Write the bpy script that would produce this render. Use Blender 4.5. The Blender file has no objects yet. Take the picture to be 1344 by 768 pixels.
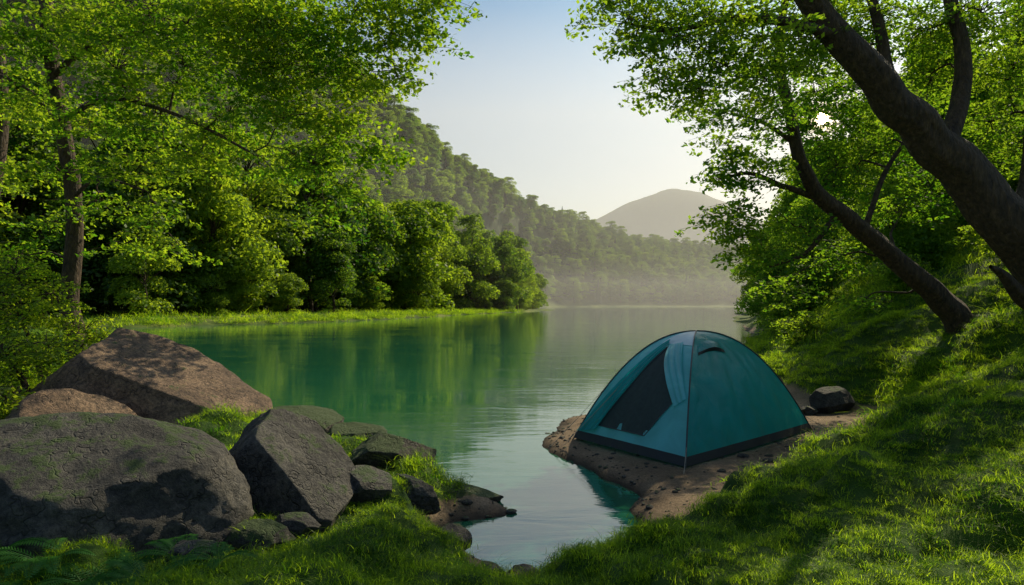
import bpy, math, random
import numpy as np
rng = np.random.default_rng(11)
random.seed(5)
CAMZ = 1.8
def P(px, py, d):
    return np.array([(px-672)/896*d, d, CAMZ-(py-400)/896*d])

# ---------------------------------------------------------------- noise
def _hash(ix, iy, iz, seed):
    n = (ix.astype(np.int64)*374761393 + iy.astype(np.int64)*668265263 + iz.astype(np.int64)*1274126177 + seed*974634777) & 0xffffffff
    n = ((n ^ (n >> 13))*1274126177) & 0xffffffff
    n = (n ^ (n >> 16)) & 0xffffff
    return n/float(0xffffff)
def vnoise(x, y, z=None, seed=0):
    x = np.asarray(x, float); y = np.asarray(y, float)
    z = np.zeros_like(x) if z is None else np.asarray(z, float)
    ix, iy, iz = np.floor(x), np.floor(y), np.floor(z)
    fx, fy, fz = x-ix, y-iy, z-iz
    fx, fy, fz = [f*f*(3-2*f) for f in (fx, fy, fz)]
    r = 0
    for a in (0, 1):
        for b in (0, 1):
            for c in (0, 1):
                w = (fx if a else 1-fx)*(fy if b else 1-fy)*(fz if c else 1-fz)
                r = r + w*_hash(ix+a, iy+b, iz+c, seed)
    return r*2-1
def fbm(x, y, z=None, oct=4, seed=0):
    r = 0; a = 1; s = 0
    for o in range(oct):
        k = 2.03**o
        r = r + a*vnoise(x*k+o*7.1, y*k+o*3.3, None if z is None else z*k+o*5.7, seed+o)
        s += a; a *= .5
    return r/s
def sstep(a, b, x):
    t = np.clip((x-a)/(b-a), 0, 1); return t*t*(3-2*t)

# ---------------------------------------------------------------- mesh helpers
def mk_mesh(name, V, F, mat=None, smooth=False):
    V = np.asarray(V, np.float32); F = np.asarray(F, np.int32)
    me = bpy.data.meshes.new(name)
    me.vertices.add(len(V)); me.vertices.foreach_set('co', V.ravel())
    k = F.shape[1]
    me.loops.add(F.size); me.loops.foreach_set('vertex_index', F.ravel())
    me.polygons.add(len(F)); me.polygons.foreach_set('loop_start', np.arange(len(F), dtype=np.int32)*k)
    if smooth: me.polygons.foreach_set('use_smooth', np.ones(len(F), bool))
    me.update(calc_edges=True)
    if mat: me.materials.append(mat)
    return me
SC = bpy.context.scene.collection
def mk_obj(name, me, parent=None, coll=None):
    o = bpy.data.objects.new(name, me)
    (coll or SC).objects.link(o)
    if parent: o.parent = parent
    return o
def empty(name):
    o = bpy.data.objects.new(name, None); SC.objects.link(o); return o

class Tubes:
    def __init__(s): s.V = []; s.F = []; s.n = 0
    def add(s, pts, rad, sides=6, rough=0):
        pts = np.asarray(pts, float); n = len(pts)
        rad = np.asarray(rad, float)
        tan = np.gradient(pts, axis=0); tan /= np.linalg.norm(tan, axis=1)[:, None]+1e-9
        up = np.array([0.31, -.95, 0.05]) if abs(tan[0][1]) < .9 else np.array([1., 0, .1])
        a = np.cross(tan, up); a /= np.linalg.norm(a, axis=1)[:, None]+1e-9
        b = np.cross(tan, a)
        th = np.arange(sides)/sides*2*np.pi
        R = rad[:, None]*np.ones(sides)
        if rough:
            L = np.cumsum(np.r_[0, np.linalg.norm(np.diff(pts, axis=0), axis=1)])
            R = R*(1+rough*fbm(np.cos(th)[None, :]*2.6+0*L[:, None], np.sin(th)[None, :]*2.6+0*L[:, None], L[:, None]*1.1+0*th[None, :], 4, 3))
        ring = pts[:, None]+R[..., None]*(a[:, None]*np.cos(th)[None, :, None]+b[:, None]*np.sin(th)[None, :, None])
        s.V.append(ring.reshape(-1, 3))
        i = np.arange(n-1)[:, None]*sides; j = np.arange(sides)[None]; j2 = (j+1) % sides
        q = np.stack([i+j, i+j2, i+sides+j2, i+sides+j], -1).reshape(-1, 4)
        s.F.append(q+s.n); s.n += n*sides
    def mesh(s, name, mat): return mk_mesh(name, np.concatenate(s.V), np.concatenate(s.F), mat, True)
def catmull(pts, k=8):
    pts = np.asarray(pts, float); n = len(pts)
    Q = np.vstack([2*pts[0]-pts[1], pts, 2*pts[-1]-pts[-2]]); out = []
    for i in range(n-1):
        p0, p1, p2, p3 = Q[i:i+4]
        for t in np.arange(k)/k:
            out.append(.5*((2*p1)+(-p0+p2)*t+(2*p0-5*p1+4*p2-p3)*t*t+(-p0+3*p1-3*p2+p3)*t**3))
    out.append(pts[-1]); return np.array(out)
def unit(v): return v/(np.linalg.norm(v, axis=-1, keepdims=True)+1e-9)
def quads(c, a, b):
    V = np.stack([c-a, c+b-.1*a, c+a, c-b-.1*a], 1).reshape(-1, 3)
    F = np.arange(len(c)*4).reshape(-1, 4); return V, F
def leafquads(c, nrm, size, asp=.5, g=None):
    g = g or rng
    nrm = unit(nrm); r = unit(g.normal(size=c.shape)); a = unit(np.cross(nrm, r)); b = np.cross(nrm, a)
    size = np.asarray(size)[:, None] if np.ndim(size) else size
    return quads(c, a*size*.5, b*size*.5*asp)

# ---------------------------------------------------------------- material helpers
def newmat(name):
    m = bpy.data.materials.new(name); m.use_nodes = True
    nt = m.node_tree; nt.nodes.clear()
    return m, nt
def N(nt, t, **kw):
    n = nt.nodes.new(t)
    for k, v in kw.items():
        if k.startswith('i_'):
            key = k[2:]
            key = int(key) if key.isdigit() else key.replace('_', ' ')
            n.inputs[key].default_value = v
        else: setattr(n, k, v)
    return n
def ramp(nt, fac, stops):
    r = nt.nodes.new('ShaderNodeValToRGB'); e = r.color_ramp.elements
    while len(e) < len(stops): e.new(.5)
    for i, (p, c) in enumerate(stops):
        e[i].position = p; e[i].color = (*c, 1)
    nt.links.new(fac, r.inputs[0]); return r
def mixc(nt, fac, a, b, blend='MIX'):
    m = nt.nodes.new('ShaderNodeMix'); m.data_type = 'RGBA'; m.blend_type = blend
    for s, v in ((m.inputs[0], fac), (m.inputs[6], a), (m.inputs[7], b)):
        if isinstance(v, bpy.types.NodeSocket): nt.links.new(v, s)
        elif isinstance(v, tuple): s.default_value = (*v, 1)
        else: s.default_value = v
    return m.outputs[2]
def mth(nt, op, a, b=None, c=None):
    n = nt.nodes.new('ShaderNodeMath'); n.operation = op
    for k, v in enumerate((a, b, c)):
        if v is None: continue
        if isinstance(v, bpy.types.NodeSocket): nt.links.new(v, n.inputs[k])
        else: n.inputs[k].default_value = v
    return n.outputs[0]

def leaf_material(name, dark, light, tdark, tlight, nscale=.6, tfac=.5, rr=(.2, .9)):
    m, nt = newmat(name); L = nt.links.new
    geo = N(nt, 'ShaderNodeNewGeometry'); oi = N(nt, 'ShaderNodeObjectInfo')
    nz = N(nt, 'ShaderNodeTexNoise', i_Scale=nscale, i_Detail=1.0)
    L(geo.outputs['Position'], nz.inputs['Vector'])
    s = mth(nt, 'MULTIPLY_ADD', oi.outputs['Random'], .35, -.30)
    v = mth(nt, 'MULTIPLY_ADD', geo.outputs['Random Per Island'], .45, mth(nt, 'ADD', s, nz.outputs[0]))
    d = ramp(nt, v, [(rr[0], dark), (rr[1], light)])
    t = ramp(nt, v, [(rr[0], tdark), (rr[1], tlight)])
    p = N(nt, 'ShaderNodeBsdfDiffuse'); L(d.outputs[0], p.inputs[0])
    gl = N(nt, 'ShaderNodeBsdfGlossy', i_Roughness=.45); gl.inputs[0].default_value = (.8, .8, .8, 1)
    m0 = N(nt, 'ShaderNodeMixShader'); m0.inputs[0].default_value = .035; L(p.outputs[0], m0.inputs[1]); L(gl.outputs[0], m0.inputs[2])
    tr = N(nt, 'ShaderNodeBsdfTranslucent'); L(t.outputs[0], tr.inputs[0])
    mx = N(nt, 'ShaderNodeMixShader'); mx.inputs[0].default_value = tfac
    L(m0.outputs[0], mx.inputs[1]); L(tr.outputs[0], mx.inputs[2])
    o = N(nt, 'ShaderNodeOutputMaterial'); L(mx.outputs[0], o.inputs[0]); return m

M_leafL = leaf_material('leaf_beech', (.03, .085, .010), (.09, .18, .018), (.13, .34, .010), (.60, .74, .025), .9, .6)
M_leafR = leaf_material('leaf_oak', (.025, .075, .010), (.07, .155, .016), (.11, .32, .010), (.48, .66, .025), .9, .6)
M_shrub = leaf_material('leaf_shrub', (.05, .11, .010), (.11, .19, .018), (.28, .46, .012), (.68, .80, .03), 1.2, .6)
M_forest = leaf_material('leaf_forest', (.022, .062, .008), (.085, .165, .016), (.06, .20, .010), (.50, .66, .025), .05, .54)
M_conifer = leaf_material('needle', (.015, .035, .010), (.035, .07, .02), (.03, .06, .01), (.08, .12, .02), .1, .2)
M_grass = leaf_material('grass_blade', (.024, .075, .006), (.12, .22, .010), (.07, .24, .006), (.58, .80, .02), 1.3, .58, (.28, .76))
M_fern = leaf_material('fern_leaf', (.02, .10, .015), (.06, .18, .03), (.06, .28, .02), (.18, .48, .05), 2, .45)

def bark_material():
    m, nt = newmat('bark'); L = nt.links.new
    tc = N(nt, 'ShaderNodeTexCoord'); mp = N(nt, 'ShaderNodeMapping'); mp.inputs['Scale'].default_value = (12, 12, 4); mp.inputs['Rotation'].default_value = (0, .5, 0)
    L(tc.outputs['Object'], mp.inputs[0])
    n1 = N(nt, 'ShaderNodeTexNoise', i_Scale=1.6, i_Detail=5.0, i_Roughness=.7); L(mp.outputs[0], n1.inputs['Vector'])
    v = N(nt, 'ShaderNodeTexVoronoi', i_Scale=1.5, feature='DISTANCE_TO_EDGE'); L(mp.outputs[0], v.inputs['Vector'])
    r = ramp(nt, n1.outputs[0], [(.3, (.018, .011, .006)), (.55, (.075, .045, .022)), (.8, (.18, .115, .055))])
    p = N(nt, 'ShaderNodeBsdfPrincipled', i_Roughness=.85); L(r.outputs[0], p.inputs['Base Color'])
    h = mth(nt, 'MULTIPLY_ADD', v.outputs[0], .8, n1.outputs[0])
    b = N(nt, 'ShaderNodeBump', i_Strength=1.0, i_Distance=.06); L(h, b.inputs['Height'])
    L(b.outputs[0], p.inputs['Normal'])
    o = N(nt, 'ShaderNodeOutputMaterial'); L(p.outputs[0], o.inputs[0]); return m
M_bark = bark_material()

def rock_material(name, c0, c1, c2, moss=.5):
    m, nt = newmat(name); L = nt.links.new
    geo = N(nt, 'ShaderNodeNewGeometry')
    pos = geo.outputs['Position']
    n1 = N(nt, 'ShaderNodeTexNoise', i_Scale=1.8, i_Detail=4.0, i_Roughness=.65); L(pos, n1.inputs['Vector'])
    n2 = N(nt, 'ShaderNodeTexNoise', i_Scale=32.0, i_Detail=5.0, i_Roughness=.8); L(pos, n2.inputs['Vector'])
    n3 = N(nt, 'ShaderNodeTexNoise', i_Scale=8.0, i_Detail=7.0, i_Roughness=.75); L(pos, n3.inputs['Vector'])
    cr = ramp(nt, n1.outputs[0], [(.492, (1, 1, 1)), (.5, (.15, .15, .15)), (.508, (1, 1, 1))])
    r = ramp(nt, n1.outputs[0], [(.3, c0), (.5, c1), (.72, c2)])
    sp = ramp(nt, n2.outputs[0], [(.35, (.42, .42, .42)), (.65, (1.3, 1.27, 1.2))])
    li = ramp(nt, n3.outputs[0], [(.38, (.5, .5, .5)), (.5, (1, 1, 1)), (.66, (1.45, 1.42, 1.3))])
    c = mixc(nt, .85, r.outputs[0], sp.outputs[0], 'MULTIPLY')
    c = mixc(nt, .9, c, li.outputs[0], 'MULTIPLY')
    c = mixc(nt, .6, c, cr.outputs[0], 'MULTIPLY')
    sx = N(nt, 'ShaderNodeSeparateXYZ'); L(geo.outputs['Normal'], sx.inputs[0])
    ma = mth(nt, 'MULTIPLY_ADD', n3.outputs[0], 2.6, sx.outputs[2])
    mr = N(nt, 'ShaderNodeMapRange'); mr.inputs[1].default_value = 2.55-moss; mr.inputs[2].default_value = 2.75-moss; L(ma, mr.inputs[0])
    c = mixc(nt, mr.outputs[0], c, (.045, .080, .010))
    p = N(nt, 'ShaderNodeBsdfPrincipled', i_Roughness=.8); L(c, p.inputs['Base Color'])
    h = mth(nt, 'MULTIPLY_ADD', n2.outputs[0], .22, n3.outputs[0])
    h = mth(nt, 'MULTIPLY_ADD', cr.outputs[0], .35, h)
    b = N(nt, 'ShaderNodeBump', i_Strength=1.0, i_Distance=.09); L(h, b.inputs['Height'])
    L(b.outputs[0], p.inputs['Normal'])
    o = N(nt, 'ShaderNodeOutputMaterial'); L(p.outputs[0], o.inputs[0]); return m
M_rock = rock_material('granite', (.04, .037, .032), (.095, .088, .076), (.19, .175, .15), .38)
M_rockb = rock_material('sandstone', (.11, .07, .043), (.25, .16, .10), (.40, .27, .17), .15)
M_rockm = rock_material('mossy_stone', (.045, .04, .033), (.10, .09, .072), (.19, .17, .14), .8)

# ---------------------------------------------------------------- terrain
lake = np.array([(-.11, 4.54), (.4, 4.6), (.86, 4.89), (1.12, 5.66), (1.12, 6.3), (1.0, 6.95), (.6, 7.7), (.46, 8.27), (.40, 9.06), (.6, 10.0), (1.1, 11.1),
 (2.4, 12.2), (4.4, 14), (5.6, 17), (8, 24), (11, 32), (20, 60), (40, 120), (62, 180), (112, 320), (150, 420), (185, 520), (170, 575), (110, 570), (50, 550), (10, 490),
 (-8, 400), (-8, 310), (2, 262), (12, 242), (14, 230), (7, 185), (-3.6, 147), (-13, 95), (-20, 67), (-30, 54), (-48, 50), (-62, 44), (-55, 33), (-34, 28), (-18, 21), (-10, 15.5), (-6.5, 12.8), (-4.6, 11.3), (-3.6, 10.2),
 (-2.3, 8.96), (-1.2, 7.68), (-.75, 7.0), (-.25, 6.35), (-.12, 5.95), (-.42, 5.6), (-.48, 5.3), (-.33, 4.89)])
def sdist(x, y):
    d = np.full(x.shape, 1e18); inside = np.zeros(x.shape, bool); n = len(lake)
    for i in range(n):
        ax, ay = lake[i]; bx, by = lake[(i+1) % n]; ex, ey = bx-ax, by-ay
        t = np.clip(((x-ax)*ex+(y-ay)*ey)/(ex*ex+ey*ey), 0, 1)
        d = np.minimum(d, (x-ax-t*ex)**2+(y-ay-t*ey)**2)
        c = ((ay > y) != (by > y)) & (x < ex*(y-ay)/(ey if ey else 1e-9)+ax)
        inside ^= c
    d = np.sqrt(d); return np.where(inside, -d, d)
XB = np.array([(-5, 0), (0, .0), (2, .3), (4, .95), (5, 1.5), (6, 2.05), (6.6, 2.9), (7.4, 4.1), (8.5, 5.0), (10, 5.3), (12, 5.1), (14, 5.2), (17, 6.1), (24, 8.6), (32, 11.6), (60, 21), (120, 42), (180, 65), (320, 116), (420, 156), (520, 190), (575, 230), (3000, 2000)])
RX = [-900, -262, -166, -86, -42, 19, 92, 198, 293, 600, 1500]
RY = [300, 350, 400, 450, 520, 600, 700, 780, 800, 800, 800]
RZ = [250, 215, 175, 132, 104, 78, 70, 56, 54, 70, 90]
BY = [90, 120, 150, 190, 290, 470, 570, 590, 560, 500, 500]
def height(x, y, full=False):
    x = np.asarray(x, float); y = np.asarray(y, float)
    r = np.hypot(x, y)
    wob = .12*vnoise(x*1.7, y*1.7, seed=21)*np.clip(r/6, 0, 1)+.05*vnoise(x*6, y*6, seed=22)
    far = sstep(30, 60, r)
    s = sdist(x, y)+wob*(1-far)+far*2.5*fbm(x*.12, y*.12, seed=23)
    xb = np.interp(y, XB[:, 0], XB[:, 1])
    t = x-xb+.25*vnoise(x*1.1, y*1.1, seed=5)
    right = (x > xb-1.5) 
    tp = .5*(t+np.sqrt(t*t+.06))
    slope = .38+.29*sstep(5, 10, y)
    bank = 10*(1-np.exp(-slope*tp/10))*sstep(-1, .3, t)+.12*np.maximum(0, t-30)*(t < 400)+.12*370*(t >= 400)
    bank = np.minimum(bank, 60)
    pos = np.maximum(s, 0)
    h = .13*(1-np.exp(-pos/.22))+np.where(right, bank, 0)
    lm = sstep(.3, -.9, x)*(y < 45)
    h += lm*(.75*(1-np.exp(-.28*pos))+np.minimum(.22*np.maximum(0, -x-5), 3)*(1-np.exp(-.4*pos)))
    strip = (y > 45)*(~right)
    h += strip*.9*(1-np.exp(-pos/9))
    yr = np.interp(x, RX, RY); zr = np.interp(x, RX, RZ); yb = np.interp(x, RX, BY)
    u = (y-yb)/(yr-yb)
    mt = zr*np.where(u < 1, np.clip(u, 0, 1)**1.15, np.exp(-np.maximum(u-1, 0)**2*.35))*sstep(4, 50, pos)
    mt *= 1+.10*fbm(x*.012, y*.012, oct=4, seed=31)*(u > .05)
    h = h+np.maximum(mt, 0)*(y > 60)
    h += 310*np.exp(-np.abs((x-440)/430)**1.7-((y-1850)/260)**2)*(y > 900)*(1+.06*fbm(x*.008, y*.008, oct=4, seed=8))
    soil = sstep(.25, -.1, t)*(x > -.2)*(y > 4.7)*(y < 22)
    soil = np.maximum(soil, sstep(.28, .1, s)*(r < 60))
    soil = np.clip(soil, 0, 1)
    lump = (1-soil)*(r < 60)*np.clip(pos/.5, 0, 1)
    h += lump*(.17*(vnoise(x*1.4, y*1.4, seed=41))+.17*np.abs(vnoise(x*2.4, y*2.4, seed=42))+.07*np.abs(vnoise(x*5, y*5, seed=43)))
    h += soil*(s > 0)*(r < 60)*.012*fbm(x*5, y*5, seed=44)
    h = np.where(s < 0, np.maximum(s*.35, -2.0)-.01, h)
    if full: return h, s, soil, t
    return h
def hz(x, y): return float(height(np.array([x]), np.array([y]))[0])

ang = np.r_[np.arange(-180, -48, 4.0), np.arange(-48, 48, .2), np.arange(48, 180, 4.0)]
rad = np.geomspace(.4, 6000, 640)
A, R = np.meshgrid(np.radians(ang), rad)
X, Y = R*np.sin(A), R*np.cos(A)
Z, S, SOIL, T = height(X.ravel(), Y.ravel(), True)
nr, na = X.shape
V = np.c_[X.ravel(), Y.ravel(), Z]
i = np.arange(nr-1)[:, None]*na; j = np.arange(na)[None]; j2 = (j+1) % na
F = np.stack([i+j, i+na+j, i+na+j2, i+j2], -1).reshape(-1, 4)[:, ::-1]
me = mk_mesh('ground', V, F, None, True)
at = me.attributes.new('soil', 'FLOAT', 'POINT'); at.data.foreach_set('value', SOIL.astype(np.float32))
ground = mk_obj('ground', me)
def ground_material():
    m, nt = newmat('ground_soil_and_moss'); L = nt.links.new
    geo = N(nt, 'ShaderNodeNewGeometry'); pos = geo.outputs['Position']
    n1 = N(nt, 'ShaderNodeTexNoise', i_Scale=1.1, i_Detail=4.0, i_Roughness=.65); L(pos, n1.inputs['Vector'])
    n2 = N(nt, 'ShaderNodeTexNoise', i_Scale=35.0, i_Detail=4.0, i_Roughness=.8); L(pos, n2.inputs['Vector'])
    n4 = N(nt, 'ShaderNodeTexNoise', i_Scale=.09, i_Detail=6.0, i_Roughness=.75); L(pos, n4.inputs['Vector'])
    moss = ramp(nt, n1.outputs[0], [(.3, (.02, .05, .008)), (.6, (.05, .10, .010)), (.8, (.09, .14, .016))])
    moss2 = ramp(nt, n4.outputs[0], [(.38, (.03, .06, .010)), (.5, (.08, .115, .018)), (.62, (.17, .19, .035))])
    ln = N(nt, 'ShaderNodeVectorMath', operation='LENGTH'); L(pos, ln.inputs[0])
    mrf = N(nt, 'ShaderNodeMapRange'); mrf.inputs[1].default_value = 25; mrf.inputs[2].default_value = 60; L(ln.outputs['Value'], mrf.inputs[0])
    g = mixc(nt, mrf.outputs[0], moss.outputs[0], moss2.outputs[0])
    sz0 = N(nt, 'ShaderNodeSeparateXYZ'); L(pos, sz0.inputs[0])
    mh = N(nt, 'ShaderNodeMapRange'); mh.inputs[1].default_value = 1.5; mh.inputs[2].default_value = 6; L(sz0.outputs[2], mh.inputs[0])
    wood = ramp(nt, n4.outputs[0], [(.4, (.012, .025, .006)), (.62, (.05, .08, .018))])
    g = mixc(nt, mth(nt, 'MULTIPLY', mh.outputs[0], mrf.outputs[0]), g, wood.outputs[0])
    soil = ramp(nt, n1.outputs[0], [(.3, (.13, .092, .058)), (.7, (.30, .22, .145))])
    sp = ramp(nt, n2.outputs[0], [(.3, (.4, .4, .4)), (.7, (1.4, 1.35, 1.25))])
    so = mixc(nt, .85, soil.outputs[0], sp.outputs[0], 'MULTIPLY')
    wet = N(nt, 'ShaderNodeMapRange'); wet.inputs[1].default_value = .075; wet.inputs[2].default_value = .01; L(sz0.outputs[2], wet.inputs[0])
    so = mixc(nt, wet.outputs[0], so, (.04, .03, .02))
    a = N(nt, 'ShaderNodeAttribute', attribute_name='soil')
    nm = N(nt, 'ShaderNodeMapRange'); nm.inputs[3].default_value = -.35; nm.inputs[4].default_value = .35; L(n2.outputs[0], nm.inputs[0])
    rr = ramp(nt, mth(nt, 'ADD', a.outputs['Fac'], nm.outputs[0]), [(.4, (0, 0, 0)), (.6, (1, 1, 1))])
    c = mixc(nt, rr.outputs[0], g, so)
    p = N(nt, 'ShaderNodeBsdfPrincipled', i_Roughness=.9); L(c, p.inputs['Base Color'])
    p.inputs['Specular IOR Level'].default_value = .2
    b = N(nt, 'ShaderNodeBump', i_Strength=.9, i_Distance=.03); L(n2.outputs[0], b.inputs['Height'])
    L(b.outputs[0], p.inputs['Normal'])
    o = N(nt, 'ShaderNodeOutputMaterial'); L(p.outputs[0], o.inputs[0]); return m
me.materials.append(ground_material())

# ---------------------------------------------------------------- water
def water_material():
    m, nt = newmat('lake_water'); L = nt.links.new
    geo = N(nt, 'ShaderNodeNewGeometry')
    mp = N(nt, 'ShaderNodeMapping'); mp.inputs['Scale'].default_value = (.8, 2.6, 1); L(geo.outputs['Position'], mp.inputs[0])
    n1 = N(nt, 'ShaderNodeTexNoise', i_Scale=1.6, i_Detail=5.0, i_Roughness=.55, i_Distortion=.4); L(mp.outputs[0], n1.inputs['Vector'])
    n2 = N(nt, 'ShaderNodeTexNoise', i_Scale=.25, i_Detail=3.0); L(mp.outputs[0], n2.inputs['Vector'])
    n3 = N(nt, 'ShaderNodeTexNoise', i_Scale=.02, i_Detail=4.0); L(mp.outputs[0], n3.inputs['Vector'])
    c = ramp(nt, n3.outputs[0], [(.35, (.010, .085, .042)), (.65, (.022, .125, .065))])
    p = N(nt, 'ShaderNodeBsdfPrincipled', i_Roughness=.03, i_IOR=2.2); L(c.outputs[0], p.inputs['Base Color'])
    st = ramp(nt, n2.outputs[0], [(.35, (.12, .12, .12)), (.7, (1, 1, 1))])
    b = N(nt, 'ShaderNodeBump', i_Strength=.28, i_Distance=.03); L(mth(nt, 'MULTIPLY', st.outputs[0], n1.outputs[0]), b.inputs['Height'])
    L(b.outputs[0], p.inputs['Normal'])
    o = N(nt, 'ShaderNodeOutputMaterial'); L(p.outputs[0], o.inputs[0]); return m
wv = [(-200, 1, 0), (300, 1, 0), (300, 700, 0), (-200, 700, 0)]
mk_obj('lake', mk_mesh('lake', wv, [(0, 1, 2, 3)], water_material()))

# ---------------------------------------------------------------- instancing
def instancer(name, pts, rots, scl, idx, protos):
    col = bpy.data.collections.new(name+'_sources')
    for p in protos: col.objects.link(p)
    me = bpy.data.meshes.new(name); me.vertices.add(len(pts)); me.vertices.foreach_set('co', np.asarray(pts, np.float32).ravel())
    a = me.attributes.new('rot', 'FLOAT_VECTOR', 'POINT'); a.data.foreach_set('vector', np.asarray(rots, np.float32).ravel())
    a = me.attributes.new('scl', 'FLOAT_VECTOR', 'POINT'); a.data.foreach_set('vector', np.asarray(scl, np.float32).ravel())
    a = me.attributes.new('idx', 'INT', 'POINT'); a.data.foreach_set('value', np.asarray(idx, np.int32))
    o = mk_obj(name, me)
    g = bpy.data.node_groups.new(name+'_gn', 'GeometryNodeTree')
    g.interface.new_socket('Geometry', in_out='INPUT', socket_type='NodeSocketGeometry')
    g.interface.new_socket('Geometry', in_out='OUTPUT', socket_type='NodeSocketGeometry')
    gi = g.nodes.new('NodeGroupInput'); go = g.nodes.new('NodeGroupOutput')
    ip = g.nodes.new('GeometryNodeInstanceOnPoints'); ci = g.nodes.new('GeometryNodeCollectionInfo')
    ci.inputs['Collection'].default_value = col; ci.inputs['Separate Children'].default_value = True; ci.inputs['Reset Children'].default_value = True
    def na(nm, t):
        n = g.nodes.new('GeometryNodeInputNamedAttribute'); n.data_type = t; n.inputs['Name'].default_value = nm; return n.outputs['Attribute']
    e = g.nodes.new('FunctionNodeEulerToRotation')
    L = g.links.new
    L(gi.outputs[0], ip.inputs['Points']); L(ci.outputs[0], ip.inputs['Instance']); ip.inputs['Pick Instance'].default_value = True
    L(na('idx', 'INT'), ip.inputs['Instance Index']); L(na('rot', 'FLOAT_VECTOR'), e.inputs[0]); L(e.outputs[0], ip.inputs['Rotation'])
    L(na('scl', 'FLOAT_VECTOR'), ip.inputs['Scale']); L(ip.outputs[0], go.inputs[0])
    md = o.modifiers.new('scatter', 'NODES'); md.node_group = g
    return o

def join2(name, parts):
    V = np.concatenate([p[0] for p in parts]); off = 0; Fs = []; mi = []
    for k, p in enumerate(parts):
        Fs.append(np.asarray(p[1])+off); off += len(p[0]); mi.append(np.full(len(p[1]), k))
    me = mk_mesh(name, V, np.concatenate(Fs), None, False)
    for p in parts: me.materials.append(p[2])
    me.polygons.foreach_set('material_index', np.concatenate(mi).astype(np.int32)); return me

def tree_proto(name, H, Rr, nl, ls, seed, mat, base=.0, nlump=26):
    g = np.random.default_rng(seed)
    tb = Tubes(); k = 10
    zz = np.linspace(-1, H*.8, k); tb.add(np.c_[g.normal(0, .15, k), g.normal(0, .15, k), zz], np.linspace(H*.014, H*.004, k), 6)
    zc = H*(base+(1-base)*g.uniform(.05, .93, nlump)); prof = np.sin(np.pi*np.clip((zc/H-base)/(1-base)*.75+.22, 0, 1))**.7
    ph = g.uniform(0, 2*np.pi, nlump); rr = Rr*prof*g.uniform(.25, .75, nlump)
    C = np.c_[rr*np.cos(ph), rr*np.sin(ph), zc]; lr = Rr*g.uniform(.28, .5, nlump)*(.55+.45*prof)
    for c in C: 
        z0 = max(c[2]-rr.mean()*1.2, H*.1)
        tb.add([(0, 0, z0), (c[0]*.5, c[1]*.5, (z0+c[2])/2+.3), tuple(c)], [H*.005, H*.003, H*.001], 4)
    w = lr**2; li = g.choice(nlump, nl, p=w/w.sum())
    d = unit(g.normal(size=(nl, 3))); d[:, 2] = np.where(d[:, 2] < -.35, -d[:, 2], d[:, 2])
    sh = g.uniform(.45, 1.08, nl)**.5
    sh *= 1+.25*fbm(d[:, 0]*3+li, d[:, 1]*3, d[:, 2]*3, 3, seed)
    p = C[li]+d*(lr[li]*sh)[:, None]*np.array([1, 1, .85])
    nrm = d*.7+g.normal(size=(nl, 3))*.6+np.array([0, 0, .3])
    V, F = leafquads(p, nrm, ls*g.uniform(.6, 1.3, nl), .65, g)
    tV, tF = np.concatenate(tb.V), np.concatenate(tb.F)
    me = join2(name, [(tV, tF, M_bark), (V, F, mat)])
    return bpy.data.objects.new(name, me)
def conifer_proto(name, H, Rr, nl, seed):
    g = np.random.default_rng(seed); tb = Tubes()
    tb.add([(0, 0, -1), (0, 0, H*.5), (0, 0, H*.98)], [H*.010, H*.006, .02], 6)
    z = 1-np.sqrt(g.uniform(0, 1, nl)); lay = np.round(z*18)/18+g.normal(0, .016, nl)
    zz = H*(.04+.96*lay.clip(0, 1)); r = Rr*(1-lay.clip(0, 1))*g.uniform(.05, 1, nl)**.6
    ph = g.uniform(0, 2*np.pi, nl); r *= .75+.35*np.sin(ph*5+lay*40)
    p = np.c_[r*np.cos(ph), r*np.sin(ph), zz-r*.35]
    a = np.c_[np.cos(ph), np.sin(ph), -.4+0*ph]*.42; b = np.c_[-np.sin(ph), np.cos(ph), g.normal(0, .4, nl)]*.2
    V, F = quads(p, a, b); me = join2(name, [(np.concatenate(tb.V), np.concatenate(tb.F), M_bark), (V, F, M_conifer)])
    return bpy.data.objects.new(name, me)
protos = [tree_proto('src_tree_a', 20, 6.4, 13000, .5, 1, M_forest), tree_proto('src_tree_b', 22, 6.0, 13000, .5, 2, M_forest),
          tree_proto('src_tree_c', 17, 6.4, 12000, .5, 3, M_forest), tree_proto('src_tree_d', 24, 6.6, 14000, .5, 4, M_forest, .0, 32),
          conifer_proto('src_tree_e', 22, 4.6, 8000, 5)]
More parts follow.
